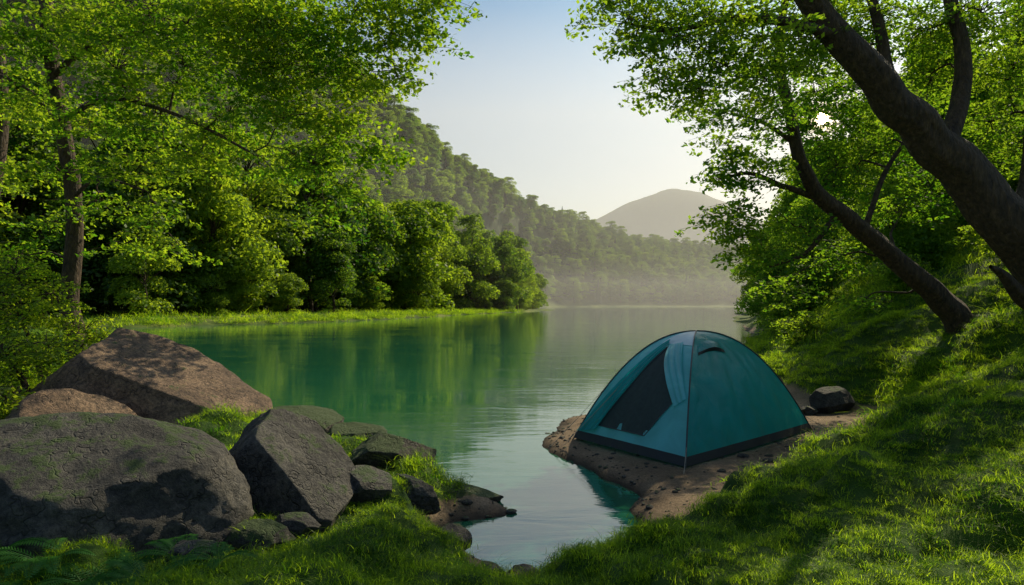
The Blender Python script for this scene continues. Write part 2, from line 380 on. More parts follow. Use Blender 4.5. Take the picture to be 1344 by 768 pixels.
def forest_points():
    pts = []
    def sample(n, x0, x1, y0, y1, cond, minD, sc=(.8, 1.15), pcon=.05, wide=1.0):
        x = rng.uniform(x0, x1, n); y = rng.uniform(y0, y1, n); h, s, so, t = height(x, y, True)
        ok = cond(x, y, h, s, t); x, y, h = x[ok], y[ok], h[ok]
        grid = {}; out = 0
        for a, b, c in zip(x, y, h):
            if abs(a) > .95*b+15: continue
            k = (int(a//minD), int(b//minD)); bad = False
            for dx in (-1, 0, 1):
                for dy in (-1, 0, 1):
                    q = grid.get((k[0]+dx, k[1]+dy))
                    if q and (q[0]-a)**2+(q[1]-b)**2 < minD**2: bad = True
            if bad or k in grid: continue
            grid[k] = (a, b); out += 1
            con = rng.random() < pcon
            s_ = rng.uniform(*sc)
            pts.append((a, b, c-.3, s_, 4 if con else rng.integers(0, 4), s_ if con else s_*wide))
        return out
    sample(9000, -110, 14, 50, 330, lambda x, y, h, s, t: (s > np.where(y > 150, 5, np.where(y > 85, 9, 13))) & (s < 70) & (t < -5), 7.0, (.7, 1.25), .02, 1.08)
    sample(2500, -110, 14, 50, 330, lambda x, y, h, s, t: (s > np.where(y > 150, 2.5, 8)) & (s < 26) & (t < -5), 3.8, (.12, .5), .0, 1.25)
    sample(60000, -500, 420, 120, 900, lambda x, y, h, s, t: (s > 5) & ((h > 3)) & (y < np.interp(x, RX, RY)+50) & ((s > 68) | (y > 330)), 7.5, (.55, .95), .06, 1.4)
    sample(5000, 15, 330, 48, 560, lambda x, y, h, s, t: (t > 1.5) & (t < 70) & (y > 110), 6.5, (.5, .9), .05, 1.2)
    sample(800, 15, 110, 48, 110, lambda x, y, h, s, t: (t > 1.5) & (t < 50), 5.5, (.3, .5), .0, 1.3)
    return np.array(pts)
fp = forest_points()
n = len(fp)
fs = np.c_[fp[:, 5]*rng.uniform(.85, 1.15, n), fp[:, 5]*rng.uniform(.85, 1.15, n), fp[:, 3]]
instancer('forest', fp[:, :3], np.c_[rng.normal(0, .03, n), rng.normal(0, .03, n), rng.uniform(0, 6.28, n)], fs, fp[:, 4], protos)

mids = [tree_proto('src_mid_a', 8, 2.8, 20000, .17, 11, M_leafR, .02, 34), tree_proto('src_mid_b', 9, 3.0, 22000, .17, 12, M_leafR, .02, 36)]
mp_ = []
for (x, y, s) in [(9.5, 17, .55), (12.5, 20, .72), (9.6, 22, .5), (12.2, 26, .7), (15, 24, .9), (14, 32, .75), (18.5, 30, 1.0), (17.5, 40, .95), (23, 38, 1.2), (12, 14.5, .5), (14.5, 17, .65), (18, 22, .9), (21, 27, 1.1), (21, 47, .95),
                  (11, 18.5, .35), (24, 44, 1.2), (26, 33, 1.2), (13.2, 35.5, .6), (16.5, 13.5, .55), (10.8, 27.5, .42), (12.3, 31, .42),
                  (-16, 17.5, .6), (-20, 17, .8), (-13.5, 14.5, .45), (-24, 20, 1.0)]:
    mp_.append((x, y, hz(x, y)-.1, s))
mp_ = np.array(mp_); n = len(mp_)
instancer('woodland_trees', mp_[:, :3], np.c_[np.zeros(n), np.zeros(n), rng.uniform(0, 6.28, n)], np.repeat(mp_[:, 3:4], 3, 1), np.arange(n) % 2, mids)

# ---------------------------------------------------------------- foreground trees
SUNDISC = unit(np.array([408., 896., 245.]))
CAM = np.array([0, 0, CAMZ])
def build_tree(name, limbs, clumps, mat, seed, leaf=.075, L=.7, dens=16, M=34, sides=14):
    g = np.random.default_rng(seed); tb = Tubes(); nodes = []
    par = empty(name)
    for lb in limbs:
        lb = np.array([(*(P(a[0], a[1], a[2]) if len(a) == 4 else a[:3]), a[-1]) for a in lb])
        q = catmull(lb, 12); q[:, :3] += np.c_[[.15*q[:, 3]*vnoise(np.arange(len(q))*.22, np.full(len(q), 3.+k), seed=seed) for k in range(3)]].T
        tb.add(q[:, :3], q[:, 3], sides if q[0, 3] > .08 else 8, .16); nodes.append(q[3:])
    nodes = np.concatenate(nodes)
    order = sorted(range(len(clumps)), key=lambda i_: np.min(np.linalg.norm(nodes[:, :3]-P(*clumps[i_][:3]), axis=1)))
    ctr = []; dirs = []
    for i_ in order:
        px, py, d, r, f = clumps[i_]; c = P(px, py, d)
        dv = nodes[:, :3]-c; dist = np.linalg.norm(dv, axis=1)+np.maximum(dv[:, 2], 0)*.8
        k = np.argmin(dist); p0 = nodes[k, :3]; ln = np.linalg.norm(c-p0)
        if ln > .15:
            nseg = 5; tt = np.linspace(0, 1, nseg)[:, None]
            path = p0*(1-tt)+c*tt; path[:, 2] += np.sin(np.pi*tt[:, 0])*.12*ln; path[1:-1] += g.normal(0, .05*ln, (nseg-2, 3))
            path = catmull(path, 4); r0 = min(.6*nodes[k, 3], .012*ln+.012)
            rr = np.linspace(r0, .008, len(path)); tb.add(path, rr, 6)
            nodes = np.vstack([nodes, np.c_[path, rr][2:]])
        ns = max(4, int(dens*f*r*r/.8))
        dd = unit(g.normal(size=(ns, 3)))*(g.uniform(0, 1, ns)**.42)[:, None]*r*np.array([1, 1, .62])
        pc = c+dd
        out = dd.copy(); out[:, 2] = 0; out = unit(out+g.normal(0, .35, (ns, 3))*np.array([1, 1, 0])*r+(c-p0)*np.array([1, 1, 0])*.4/(ln+.1)*r)
        ctr.append(pc); dirs.append(out)
        near = nodes[np.linalg.norm(nodes[:, :3]-c, axis=1) < r*1.1+.3]
        if len(near) == 0: near = nodes[[k]]
        for q in range(ns):
            s0 = pc[q]-out[q]*L*.5
            kk = np.argmin(np.linalg.norm(near[:, :3]-s0, axis=1)); b0 = near[kk, :3]
            e = pc[q]+out[q]*L*.45; e[2] -= L*.1
            mid = s0*.6+b0*.4; mid[2] += .04
            tb.add([b0, mid, s0, pc[q], e], [.006, .005, .004, .003, .001], 3)
    ctr = np.concatenate(ctr); dirs = np.concatenate(dirs); ns = len(ctr)
    up = unit(np.array([0, 0, 1.])+g.normal(0, .28, (ns, 3))); side = unit(np.cross(up, dirs)); 
    t = g.uniform(0, 1, (ns, M)); lat = g.uniform(-1, 1, (ns, M))*.42*L*np.sin(np.pi*np.clip(t**.8*.9+.08, 0, 1))
    pos = ctr[:, None]+dirs[:, None]*(L*(t-.5))[..., None]+side[:, None]*lat[..., None]+np.array([0, 0, 1.])*(-.22*L*t**2-.5*lat**2/L)[..., None]
    pos += g.normal(0, .022, pos.shape)
    pos = pos.reshape(-1, 3); nr_ = np.repeat(up, M, 0)+g.normal(0, .55, pos.shape)
    # gap added by dropping leaves along the camera-to-sun line to show the disc
    rel = pos-CAM; al = rel@SUNDISC; off = np.linalg.norm(rel-al[:, None]*SUNDISC, axis=1)
    keep = off > .09+.22*g.uniform(0, 1, len(pos))**2; pos, nr_ = pos[keep], nr_[keep]
    V, F = leafquads(pos, nr_, leaf*g.uniform(.6, 1.25, len(pos)), .6, g)
    mk_obj('foliage', mk_mesh(name+'_foliage', V, F, mat), par)
    mk_obj('trunk_and_branches', tb.mesh(name+'_wood', M_bark), par)
    return par

limbs = [[(110, 480, 12, .20), (92, 405, 12, .155), (98, 300, 12, .14), (88, 200, 12, .13), (72, 110, 12, .12), (62, 30, 12, .11), (58, -80, 12, .09), (70, -220, 12, .06)],
         [(70, 100, 12, .06), (120, 60, 11.5, .05), (200, 40, 11, .04), (290, 20, 10.5, .03), (380, 30, 10, .02)],
         [(62, 0, 12, .06), (150, -60, 11.5, .05), (300, -80, 10.5, .04), (430, -40, 10, .03), (520, 20, 9.5, .02)],
         [(80, 160, 12, .05), (140, 130, 11, .04), (230, 150, 10.5, .03), (330, 200, 10, .018)],
         [(95, 260, 12, .04), (130, 235, 11.5, .03), (190, 250, 11, .018)],
         [(85, 180, 12, .04), (40, 120, 12, .03), (-20, 90, 12, .02)]]
cl = [(30, 40, 11.6, .9, 1.3), (110, 30, 11.3, 1, 1.3), (200, 20, 10.5, 1, 1.3), (290, 10, 10, .9, 1.4), (380, 20, 10, .9, 1.3), (470, 10, 9.5, .8, 1.3), (545, 15, 9.5, .6, 1.4), (505, 60, 9.5, .55, 1.3), (560, 45, 9.4, .35, 1.3), (575, -10, 9, .45, 1.2), (430, 50, 9.6, .7, 1.2), (340, 40, 9.8, .8, 1.2),
      (150, 90, 10.5, .9, 1), (240, 85, 10.5, .9, 1.1), (330, 90, 10, .85, 1.1), (410, 95, 10, .8, 1.2), (470, 105, 9.8, .55, 1.3), (520, 100, 9.5, .4, 1.2), (30, 130, 12, .9, .9), (120, 160, 11.5, .9, .8), (210, 150, 11, .85, .9), (300, 150, 10.5, .8, 1), (385, 150, 10, .8, 1.2), (450, 165, 10, .65, 1.3), (490, 195, 10, .5, 1.3),
      (410, 215, 10.3, .6, 1.1), (460, 245, 10.3, .45, 1.2), (430, 275, 10.5, .35, 1), (340, 215, 10.5, .5, .8), (260, 205, 10.5, .7, .9), (180, 215, 11, .75, .9), (40, 220, 12, .8, .7), (130, 265, 11.5, .55, .8), (210, 280, 11, .55, .8), (60, 290, 12, .6, .8), (165, 320, 11.3, .45, .8), (240, 325, 11, .35, .7), (20, 340, 12, .7, .9),
      (350, -80, 10, 1.2, .25), (200, -100, 11, 1.3, .25), (60, -120, 12, 1.4, .25)]
build_tree('beech_tree', limbs, cl, M_leafL, 3, leaf=.086, L=.72, dens=38, M=44)
build_tree('beech_tree', [[(-60, 470, 14, .2), (-20, 300, 14, .17), (2, 150, 14, .14), (-10, 20, 14, .12), (-40, -150, 14, .08)]],
           [(-40, 60, 13, 1.2, .7), (10, 140, 13.5, .9, .7), (-30, 240, 13.5, 1.1, .8), (20, -60, 13.5, 1.3, .5)], M_leafL, 9, leaf=.085, L=.8, dens=26, M=40)
limbs = [[(1475, 560, 8.3, .46), (1425, 430, 8.2, .36), (1344, 322, 8, .30), (1280, 250, 8, .265), (1212, 175, 7.8, .225), (1145, 100, 7.6, .185), (1085, 30, 7.5, .15), (1030, -50, 7.3, .12), (960, -140, 7, .09), (900, -230, 6.8, .05)],
         [(1235, 205, 7.9, .12), (1262, 130, 8.1, .10), (1262, 60, 8.2, .085), (1245, -20, 8.3, .07), (1250, -140, 8.3, .04)],
         [(1180, 145, 7.7, .09), (1165, 90, 8, .075), (1150, 20, 8.1, .06), (1120, -80, 8.2, .04)],
         [(1100, 50, 7.5, .07), (1040, 30, 7.3, .055), (960, 25, 7.2, .04), (880, 40, 7.1, .025), (820, 30, 7, .012)],
         [(1050, -20, 7.4, .06), (960, -40, 7.2, .045), (860, -20, 7, .03), (800, 0, 6.9, .015)],
         [(1320, 300, 8, .08), (1345, 240, 8.3, .06), (1350, 150, 8.5, .04)],
         [(1400, 400, 8.1, .16), (1350, 395, 7.9, .10), (1315, 360, 7.7, .05), (1300, 350, 7.6, .02)]]
cl = [(795, 10, 7, .35, 1.1), (840, 20, 7, .5, 1.1), (835, 62, 7, .3, 1), (890, 50, 7, .55, 1.1), (870, 105, 7.1, .35, 1), (915, 115, 7.2, .4, 1), (945, 20, 7.2, .6, 1.1), (950, 85, 7.2, .5, 1.1), (1000, 50, 7.3, .6, 1.1), (1010, 110, 7.5, .45, 1), (1060, 60, 7.9, .45, 1), (1110, 70, 8.4, .5, 1.1), (1080, 10, 7.9, .6, 1.1), (1150, 20, 8.4, .7, 1),
      (1210, 40, 8.5, .7, 1), (1290, 20, 8.6, .8, 1), (1330, 90, 8.6, .7, 1), (1220, 110, 8.9, .5, 1), (1300, 160, 8.9, .6, 1), (1345, 190, 8.9, .6, .8), (870, -30, 7, .7, .3)]
build_tree('oak_tree', limbs, cl, M_leafR, 21, leaf=.06, L=.48, dens=76, M=46, sides=28)
limbs = [[(1275, 470, 11.3, .27), (1245, 402, 11.2, .2), (1190, 355, 11, .165), (1130, 300, 10.8, .14), (1075, 258, 10.6, .12), (1048, 205, 10.5, .1), (1034, 140, 10.5, .085), (1022, 70, 10.5, .07), (1035, -20, 10.6, .05), (1060, -120, 10.6, .03)],
         [(1085, 265, 10.7, .06), (1030, 245, 10.5, .045), (985, 228, 10.3, .03), (945, 235, 10.2, .015)],
         [(1100, 275, 10.7, .05), (1060, 330, 10.5, .035), (1010, 350, 10.3, .02)],
         [(1135, 300, 10.8, .05), (1160, 230, 11, .04), (1190, 180, 11, .03), (1210, 120, 11, .02)],
         [(1045, 190, 10.5, .04), (1000, 160, 10.4, .03), (960, 150, 10.3, .015)]]
cl = [(945, 150, 10.3, .6, 1), (1000, 150, 10.3, .6, 1), (955, 190, 10.3, .5, 1), (945, 235, 10.3, .45, 1), (990, 225, 10.3, .6, 1), (1035, 290, 10.6, .6, 1), (965, 280, 10.3, .55, 1), (930, 285, 10.2, .3, .9), (1000, 330, 10.4, .55, 1), (960, 320, 10.3, .4, .8), (1030, 375, 11.5, .5, 1), (1090, 340, 11.5, .6, .9), (1100, 220, 11.8, .8, 1), (1020, 90, 10.7, .7, 1), (1150, 200, 11.8, .8, 1), (1200, 150, 11.5, .8, 1), (1180, 280, 12, .7, .9),
      (1240, 240, 12, .8, .9), (1120, 120, 11.8, .8, 1), (1070, 120, 12, .8, 1), (1050, 175, 12, .8, 1), (1110, 165, 12.6, .8, 1), (1085, 150, 13, .9, .8), (1050, 0, 10.8, 1, .7), (1130, 400, 12.5, .5, 1)]
build_tree('oak_tree', limbs, cl, M_leafR, 22, leaf=.08, L=.6, dens=44, M=44, sides=20)
cl = [(20, 360, 8.5, .45, 1.2), (70, 385, 8.6, .4, 1.2), (30, 420, 8, .5, 1.3), (100, 430, 8.6, .38, 1.2), (135, 445, 8.8, .25, 1), (60, 460, 7.6, .4, 1.3), (0, 470, 6.8, .5, 1.3), (10, 530, 6.2, .35, 1.2), (-30, 400, 8, .6, 1)]
build_tree('shrub', [[(60, 560, 8.2, .04), (50, 480, 8.2, .03), (20, 400, 8.3, .02)], [(50, 555, 7.2, .04), (30, 500, 7, .03), (0, 450, 7, .02)], [(80, 550, 8.4, .03), (100, 470, 8.6, .02), (120, 440, 8.7, .01)]], cl, M_shrub, 31, leaf=.05, L=.33, dens=120, M=38)
for k, (x, y, s) in enumerate([(6.6, 15.5, .5), (8.2, 14.2, .6), (9.6, 12.8, .7), (7.6, 18.5, .7), (9.7, 24.5, .8), (12.2, 11.5, .8)]):
    z = hz(x, y)
    lb = [[(x, y, z-.1, 0, .03), (x+.1, y, z+.4*s, 0, .02), (x+.2, y+.1, z+.9*s, 0, .01)]]
    def pp(q): return (672+896*q[0]/q[1], 400+(CAMZ-q[2])/q[1]*896, q[1])
    g = np.random.default_rng(k)
    c2 = [(*pp((x+g.normal(0, .35*s), y+g.normal(0, .35*s), z+g.uniform(.2, 1.1)*s)), .45*s+.1, 1.2) for _ in range(9)]
    build_tree('shrub', lb, c2, M_leafR, 40+k, leaf=.07, L=.4, dens=70, M=32)

# ---------------------------------------------------------------- boulders
def ico(sub):
    import bmesh
    bm = bmesh.new(); bmesh.ops.create_icosphere(bm, subdivisions=sub, radius=1)
    V = np.array([v.co[:] for v in bm.verts]); F = np.array([[v.index for v in f.verts] for f in bm.faces]); bm.free(); return V, F
ICO = {k: ico(k) for k in (3, 4, 6)}
def boulder(name, x, y, z, size, seed, mat, rot=0, tilt=0, cuts=16, sub=6, cr=(.6, .88), extra=None, parent=None, amp=1.0):
    g = np.random.default_rng(seed); V, F = ICO[sub]; V = V.copy()
    pl = [(unit(g.normal(size=3)), g.uniform(*cr)) for _ in range(cuts)]
    if extra: pl += [(unit(np.array(n_)), d_) for n_, d_ in extra]
    for n_, d_ in pl:
        k = V@n_-d_; V -= np.where(k > 0, k, 0)[:, None]*n_*.97
    q = V*1.0+seed*3.1
    V *= (1+.07*amp*fbm(q[:, 0]*1.5, q[:, 1]*1.5, q[:, 2]*1.5, 3, seed)+.06*amp*fbm(q[:, 0]*4, q[:, 1]*4, q[:, 2]*4, 5, seed+9))[:, None]
    V *= np.array(size)
    ct, st = math.cos(tilt), math.sin(tilt); V = V@np.array([[ct, 0, -st], [0, 1, 0], [st, 0, ct]])
    c, s = math.cos(rot), math.sin(rot); V = V@np.array([[c, s, 0], [-s, c, 0], [0, 0, 1]])
    o = mk_obj(name, mk_mesh(name, V, F, mat, True), parent); o.location = (x, y, z); return o
def bp(name, px, d, zc, size, seed, mat, rel=False, **k):
    x = (px-672)/896*d
    boulder(name, x, d, (max(hz(x, d), 0) if rel else 0)+zc, size, seed, mat, **k)
bp('boulder', 100, 4.1, .52, (1.02, .75, .62), 2, M_rock, rot=.1, cuts=9, cr=(.84, .98), amp=1.2)
bp('boulder', 372, 4.75, .52, (.60, .5, .58), 5, M_rock, rot=-.1, cuts=8, cr=(.72, .9), extra=[((.62, -.25, .72), .50), ((-.6, -.3, .6), .72), ((-.1, -1, .25), .6)])
bp('boulder', 190, 7.3, .62, (1.40, 1.0, 1.03), 8, M_rockb, rot=.05, tilt=.40, cuts=3, cr=(.8, .9), amp=.9, extra=[((.0, -.25, 1), .50), ((.1, -1, .35), .55), ((-1, -.2, .35), .68), ((-.5, -.8, .3), .68)])
bp('boulder', 100, 6.3, .50, (.62, .5, .50), 9, M_rockb, rot=.4, tilt=.3, cuts=8, extra=[((.1, -.5, .85), .55)])
bp('rock', 595, 6.15, .06, (.50, .30, .17), 12, M_rockm, rot=.2, tilt=.1)
bp('rock', 515, 6.3, .10, (.42, .4, .24), 13, M_rockm, rot=.5, rel=True)
bp('rock', 480, 4.9, .08, (.23, .18, .16), 14, M_rock, rot=.2, rel=True)
bp('rock', 540, 5.15, .09, (.28, .18, .15), 15, M_rock, rot=-.2, tilt=.2, rel=True)
bp('rock', 592, 4.95, .06, (.18, .14, .13), 16, M_rock, rot=.6, rel=True)
bp('rock', 425, 5.6, .06, (.30, .26, .18), 17, M_rockm, rel=True)
bp('rock', 395, 7.5, .10, (.55, .4, .34), 18, M_rockm, rot=.3, rel=True)
bp('rock', 460, 7.4, .05, (.5, .3, .24), 19, M_rockm, rot=.1, rel=True)
bp('rock', 385, 4.2, .04, (.18, .14, .10), 20, M_rock, rel=True)
bp('rock', 250, 3.45, .03, (.14, .12, .08), 24, M_rock, rel=True)
bp('rock', 640, 4.62, .0, (.12, .10, .06), 26, M_rock)
bp('rock', 690, 4.50, .02, (.13, .10, .07), 27, M_rock)
bp('rock', 735, 4.62, .0, (.16, .12, .07), 21, M_rockm)
bp('rock', 800, 4.9, .03, (.10, .08, .05), 28, M_rock)
bp('rock', 1092, 10.6, .16, (.40, .25, .24), 22, M_rock, rot=.4, rel=True)
bp('rock', 1062, 10.4, .05, (.15, .14, .1), 29, M_rock, rot=.4, rel=True)
bp('rock', 340, 4.0, .05, (.22, .15, .12), 25, M_rockm, rel=True)
pv = []; pf = []; o_ = 0
x = rng.uniform(-1, 6, 6000); y = rng.uniform(4.4, 15, 6000); h, s, so, t = height(x, y, True)
ok = (so > .5) & (s > -.08) & (rng.random(6000) < np.exp(-np.maximum(s, 0)/.6)*.8+.25)
me0 = ico(2)
for a, b, c in list(zip(x[ok], y[ok], h[ok]))[:2000]:
    sc = .008+.018*rng.random()**3+.03*(rng.random() > .97)
    v = me0[0]*(1+.25*rng.normal(size=(len(me0[0]), 1)).clip(-1, 1)*.4)*np.array([sc*rng.uniform(.8, 1.5), sc*rng.uniform(.8, 1.5), sc*.6])+[a, b, c+sc*.15]
    pv.append(v); pf.append(me0[1]+o_); o_ += len(v)
mk_obj('pebbles', mk_mesh('pebbles', np.concatenate(pv), np.concatenate(pf), M_rock, True))

# ---------------------------------------------------------------- grass
def tuft(name, seed, nb, ln, wd, spread, lean):
    g = np.random.default_rng(seed)
    V = []; F = []; o = 0
    for k in range(nb):
        p = np.array([g.normal(0, spread), g.normal(0, spread), 0]); l = ln*g.uniform(.5, 1.2); a = g.uniform(0, 6.28); le = lean*g.uniform(.3, 1.2)
        d = np.array([math.cos(a), math.sin(a), 0]); sd = np.array([-d[1], d[0], 0])*wd*g.uniform(.6, 1.2)
        for q, t in enumerate((0, .4, .75, 1)):
            c = p+d*l*le*t**1.8+np.array([0, 0, l*(t-.45*le*t*t)])
            w = (1-t)**.6
            V += [c-sd*w, c+sd*w]
        for q in range(3): F.append((o+2*q, o+2*q+1, o+2*q+3, o+2*q+2))
        o += 8
    return bpy.data.objects.new(name, mk_mesh(name, np.array(V), np.array(F), M_grass, True))
tufts = [tuft('src_g%d' % k, 60+k, 60, .070, .0024, .05, 1.0+.35*k) for k in range(4)]
def grass_pts():
    out = []
    for (r0, r1, dn, sc) in ((2.2, 5.5, 420, .75), (5.5, 9, 240, 1.0), (9, 16, 110, 1.45), (16, 34, 20, 2.8)):
        area = math.radians(84)/2*(r1*r1-r0*r0); n = int(area*dn)
        r = np.sqrt(rng.uniform(r0*r0, r1*r1, n)); a = rng.uniform(-math.radians(42), math.radians(42), n)
        x, y = r*np.sin(a), r*np.cos(a); h, s, so, t = height(x, y, True)
        dens = .35+.8*(vnoise(x*1.4, y*1.4, seed=77)*.5+.5)
        ok = (s > .1) & (so < .55) & (rng.random(n) < dens*(1-so))
        m = ok.sum(); lenv = .6+.8*(vnoise(x[ok]*1.3, y[ok]*1.3, seed=78)*.5+.5)
        out.append(np.c_[x[ok], y[ok], h[ok]-.006, sc*lenv*rng.uniform(.7, 1.2, m)])
    # rough grass and reeds on the far meadow's edge
    n = 16000; x = rng.uniform(-60, 14, n); y = rng.uniform(48, 170, n); h, s, so, t = height(x, y, True)
    ok = (s > .1) & (s < 12) & (rng.random(n) < np.exp(-s/5)) & (t < -5)
    out.append(np.c_[x[ok], y[ok], h[ok]-.02, rng.uniform(4, 11, ok.sum())])
    return np.concatenate(out)
gp = grass_pts(); n = len(gp); print('grass', n)
instancer('grass', gp[:, :3], np.c_[rng.normal(0, .25, n), rng.normal(0, .25, n), rng.uniform(0, 6.28, n)], np.repeat(gp[:, 3:4], 3, 1), rng.integers(0, 4, n), tufts)

def fern(px, d, sc, seed):
    g = np.random.default_rng(seed); x = (px-672)/896*d; z = hz(x, d)
    C = []; A_ = []; B_ = []; tb = Tubes()
    for f in range(11):
        a = g.uniform(0, 6.28); L = sc*g.uniform(.7, 1.1); n = 26
        t = np.linspace(.0, 1, n); dr = np.array([math.cos(a), math.sin(a), 0]); sd = np.array([-dr[1], dr[0], 0])
        c = dr*(L*.85*t)[:, None]+np.array([0, 0, 1.])*(L*(.9*t-.75*t*t))[:, None]
        tb.add(c, np.linspace(.003, .001, n), 3)
        tg = unit(np.gradient(c, axis=0))
        for sg in (1, -1):
            ll = L*.2*np.sin(np.pi*(t*.88+.1))**.8
            ax = unit(sd*sg+tg*.45+np.array([0, 0, -.15]))
            C.append((c+ax*ll[:, None]*.5)[2:]); A_.append((ax*ll[:, None]*.5)[2:]); B_.append((tg*L*.013)[2:])
    V, F = quads(np.concatenate(C), np.concatenate(A_), np.concatenate(B_))
    o = mk_obj('fern', join2('fern', [(V, F, M_fern), (np.concatenate(tb.V), np.concatenate(tb.F), M_fern)])); o.location = (x, d, z)
for k, (px, d, s) in enumerate([(60, 3.25, .34), (150, 3.25, .38), (235, 3.4, .30), (-10, 3.3, .34), (110, 3.15, .3), (190, 3.15, .3), (20, 3.15, .3), (285, 3.3, .22)]): fern(px, d, s, k)

# ---------------------------------------------------------------- tent
def fabric(name, col, tcol, tf=.3, rough=.42):
    m, nt = newmat(name); L = nt.links.new
    tc = N(nt, 'ShaderNodeTexCoord')
    n1 = N(nt, 'ShaderNodeTexNoise', i_Scale=3.0, i_Detail=4.0, i_Distortion=.6); L(tc.outputs['Object'], n1.inputs['Vector'])
    r = ramp(nt, n1.outputs[0], [(.3, (.82, .82, .82)), (.7, (1.15, 1.15, 1.15))])
    cc = mixc(nt, 1.0, col, r.outputs[0], 'MULTIPLY')
    p = N(nt, 'ShaderNodeBsdfPrincipled', i_Roughness=rough); L(cc, p.inputs['Base Color'])
    b = N(nt, 'ShaderNodeBump', i_Strength=.5, i_Distance=.06); L(n1.outputs[0], b.inputs['Height'])
    L(b.outputs[0], p.inputs['Normal'])
    tr = N(nt, 'ShaderNodeBsdfTranslucent'); tr.inputs[0].default_value = (*tcol, 1)
    mx = N(nt, 'ShaderNodeMixShader'); mx.inputs[0].default_value = tf; L(p.outputs[0], mx.inputs[1]); L(tr.outputs[0], mx.inputs[2])
    o = N(nt, 'ShaderNodeOutputMaterial'); L(mx.outputs[0], o.inputs[0]); return m
def plain(name, col, rough=.6, metal=0):
    m, nt = newmat(name); p = N(nt, 'ShaderNodeBsdfPrincipled', i_Roughness=rough, i_Metallic=metal)
    n1 = N(nt, 'ShaderNodeTexNoise', i_Scale=20.0); r = ramp(nt, n1.outputs[0], [(.3, tuple(c*.8 for c in col)), (.7, tuple(c*1.2 for c in col))])
    nt.links.new(r.outputs[0], p.inputs['Base Color']); o = N(nt, 'ShaderNodeOutputMaterial'); nt.links.new(p.outputs[0], o.inputs[0]); return m
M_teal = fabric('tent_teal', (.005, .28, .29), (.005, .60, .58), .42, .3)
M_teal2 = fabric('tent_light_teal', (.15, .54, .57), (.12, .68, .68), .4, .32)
M_crown_hl = fabric('tent_crown_highlight', (.55, .68, .70), (.4, .62, .64), .3, .28)  # pale fabric colour that paints in the bright highlight on the crown
M_dark = plain('tent_dark', (.012, .016, .018), .7)
M_pole = plain('tent_pole', (.03, .035, .04), .35)
M_mesh = plain('tent_mesh', (.016, .03, .028), .8)
M_cord = plain('guy_cord', (.35, .3, .22), .7)
tent = empty('dome_tent')
z0 = .135
cF, cL, cR = np.array([1.78, 7.0]), np.array([.78, 8.55]), np.array([3.99, 9.1]); cB = cL+cR-cF; cen = (cL+cR)/2; TH = 1.32
def pole(c, u):
    u = np.asarray(u); q = cen+(c-cen)*u[..., None]; return np.concatenate([q, (z0+TH*(1-np.abs(u)**2.15))[..., None]], -1)
def panel(c0, c1, s, u, off=0.0):
    s = np.asarray(s, float); u = np.asarray(u, float)
    p = pole(c0, u)*(1-s)[..., None]+pole(c1, u)*s[..., None]
    md = (c0+c1)/2-cen; md = np.append(md/np.linalg.norm(md), .35)
    sag = np.sin(np.pi*s)*(.06*u)
    wr = (.007*np.sin(s*26+u*9)+.006*np.sin(s*47-u*5+1))*np.sin(np.pi*s)*u**2
    return p+md*(sag+wr+off)[..., None]
def grid(fn, ns, nu, s0=0, s1=1, u0=0.0, u1=1.0):
    s, u = np.meshgrid(np.linspace(s0, s1, ns), np.linspace(u0, u1, nu)); V = fn(s, u).reshape(-1, 3)
    i = np.arange(nu-1)[:, None]*ns; j = np.arange(ns-1)[None]
    return V, np.stack([i+j, i+j+1, i+ns+j+1, i+ns+j], -1).reshape(-1, 4)
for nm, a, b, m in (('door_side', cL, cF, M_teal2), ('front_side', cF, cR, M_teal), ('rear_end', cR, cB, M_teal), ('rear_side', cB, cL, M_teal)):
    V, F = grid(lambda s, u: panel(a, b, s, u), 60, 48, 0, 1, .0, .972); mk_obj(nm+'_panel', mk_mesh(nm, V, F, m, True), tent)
    V, F = grid(lambda s, u: panel(a, b, s, u, .004+.0*u), 60, 8, 0, 1, .968, 1.0); mk_obj(nm+'_skirt', mk_mesh(nm+'_skirt', V, F, M_dark, True), tent)
V, F = grid(lambda s, u: panel(cL, cF, s, u, .006+0*u), 20, 12, .25, 1, .0, .36); mk_obj('crown_highlight', mk_mesh('crown_highlight', V, F, M_crown_hl, True), tent)  # painted highlight: paler sheet laid over the top of the door side
def bil(q, s, u):
    q = np.array(q, float); return q[0]*((1-s)*(1-u))[..., None]+q[1]*(s*(1-u))[..., None]+q[2]*(s*u)[..., None]+q[3]*((1-s)*u)[..., None]
def dpatch(q, off, nm, m, ns=24, nu=24, fn=None):
    def f(s, u):
        r = bil(q, s, u); return panel(cF, cL, r[..., 0], r[..., 1], off+(fn(s, u) if fn else 0)+0*s)
    V, F = grid(f, ns, nu); mk_obj(nm, mk_mesh(nm, V, F, m, True), tent)
dpatch([(.50, .40), (.54, .40), (.80, .93), (.34, .93)], .008, 'door_mesh', M_mesh)
dpatch([(.50, .40), (.505, .40), (.342, .93), (.14, .76)], .010, 'door_mesh_side', M_mesh)
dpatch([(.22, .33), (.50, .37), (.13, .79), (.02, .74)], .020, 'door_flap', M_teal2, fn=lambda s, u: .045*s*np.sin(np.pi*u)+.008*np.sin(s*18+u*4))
dpatch([(.54, .37), (.64, .30), (1.0, .97), (.80, .95)], .02, 'door_fly', M_teal, fn=lambda s, u: .03*(1-s)*u+.008*np.sin(s*14))
tb = Tubes()
for c in (cF, cL, cR, cB):
    u = np.linspace(0, 1.02, 30); q = pole(c, u); q[:, 2] += .008; tb.add(q, np.full(30, .009), 8)
    d = np.append((c-cen)/np.linalg.norm(c-cen), 0)
    q = pole(c, np.array([1.0]))[0]; tb.add([q+d*.01+[0, 0, .05], q+d*.05, q+d*.07+[0, 0, -.08]], [.006, .006, .004], 6)
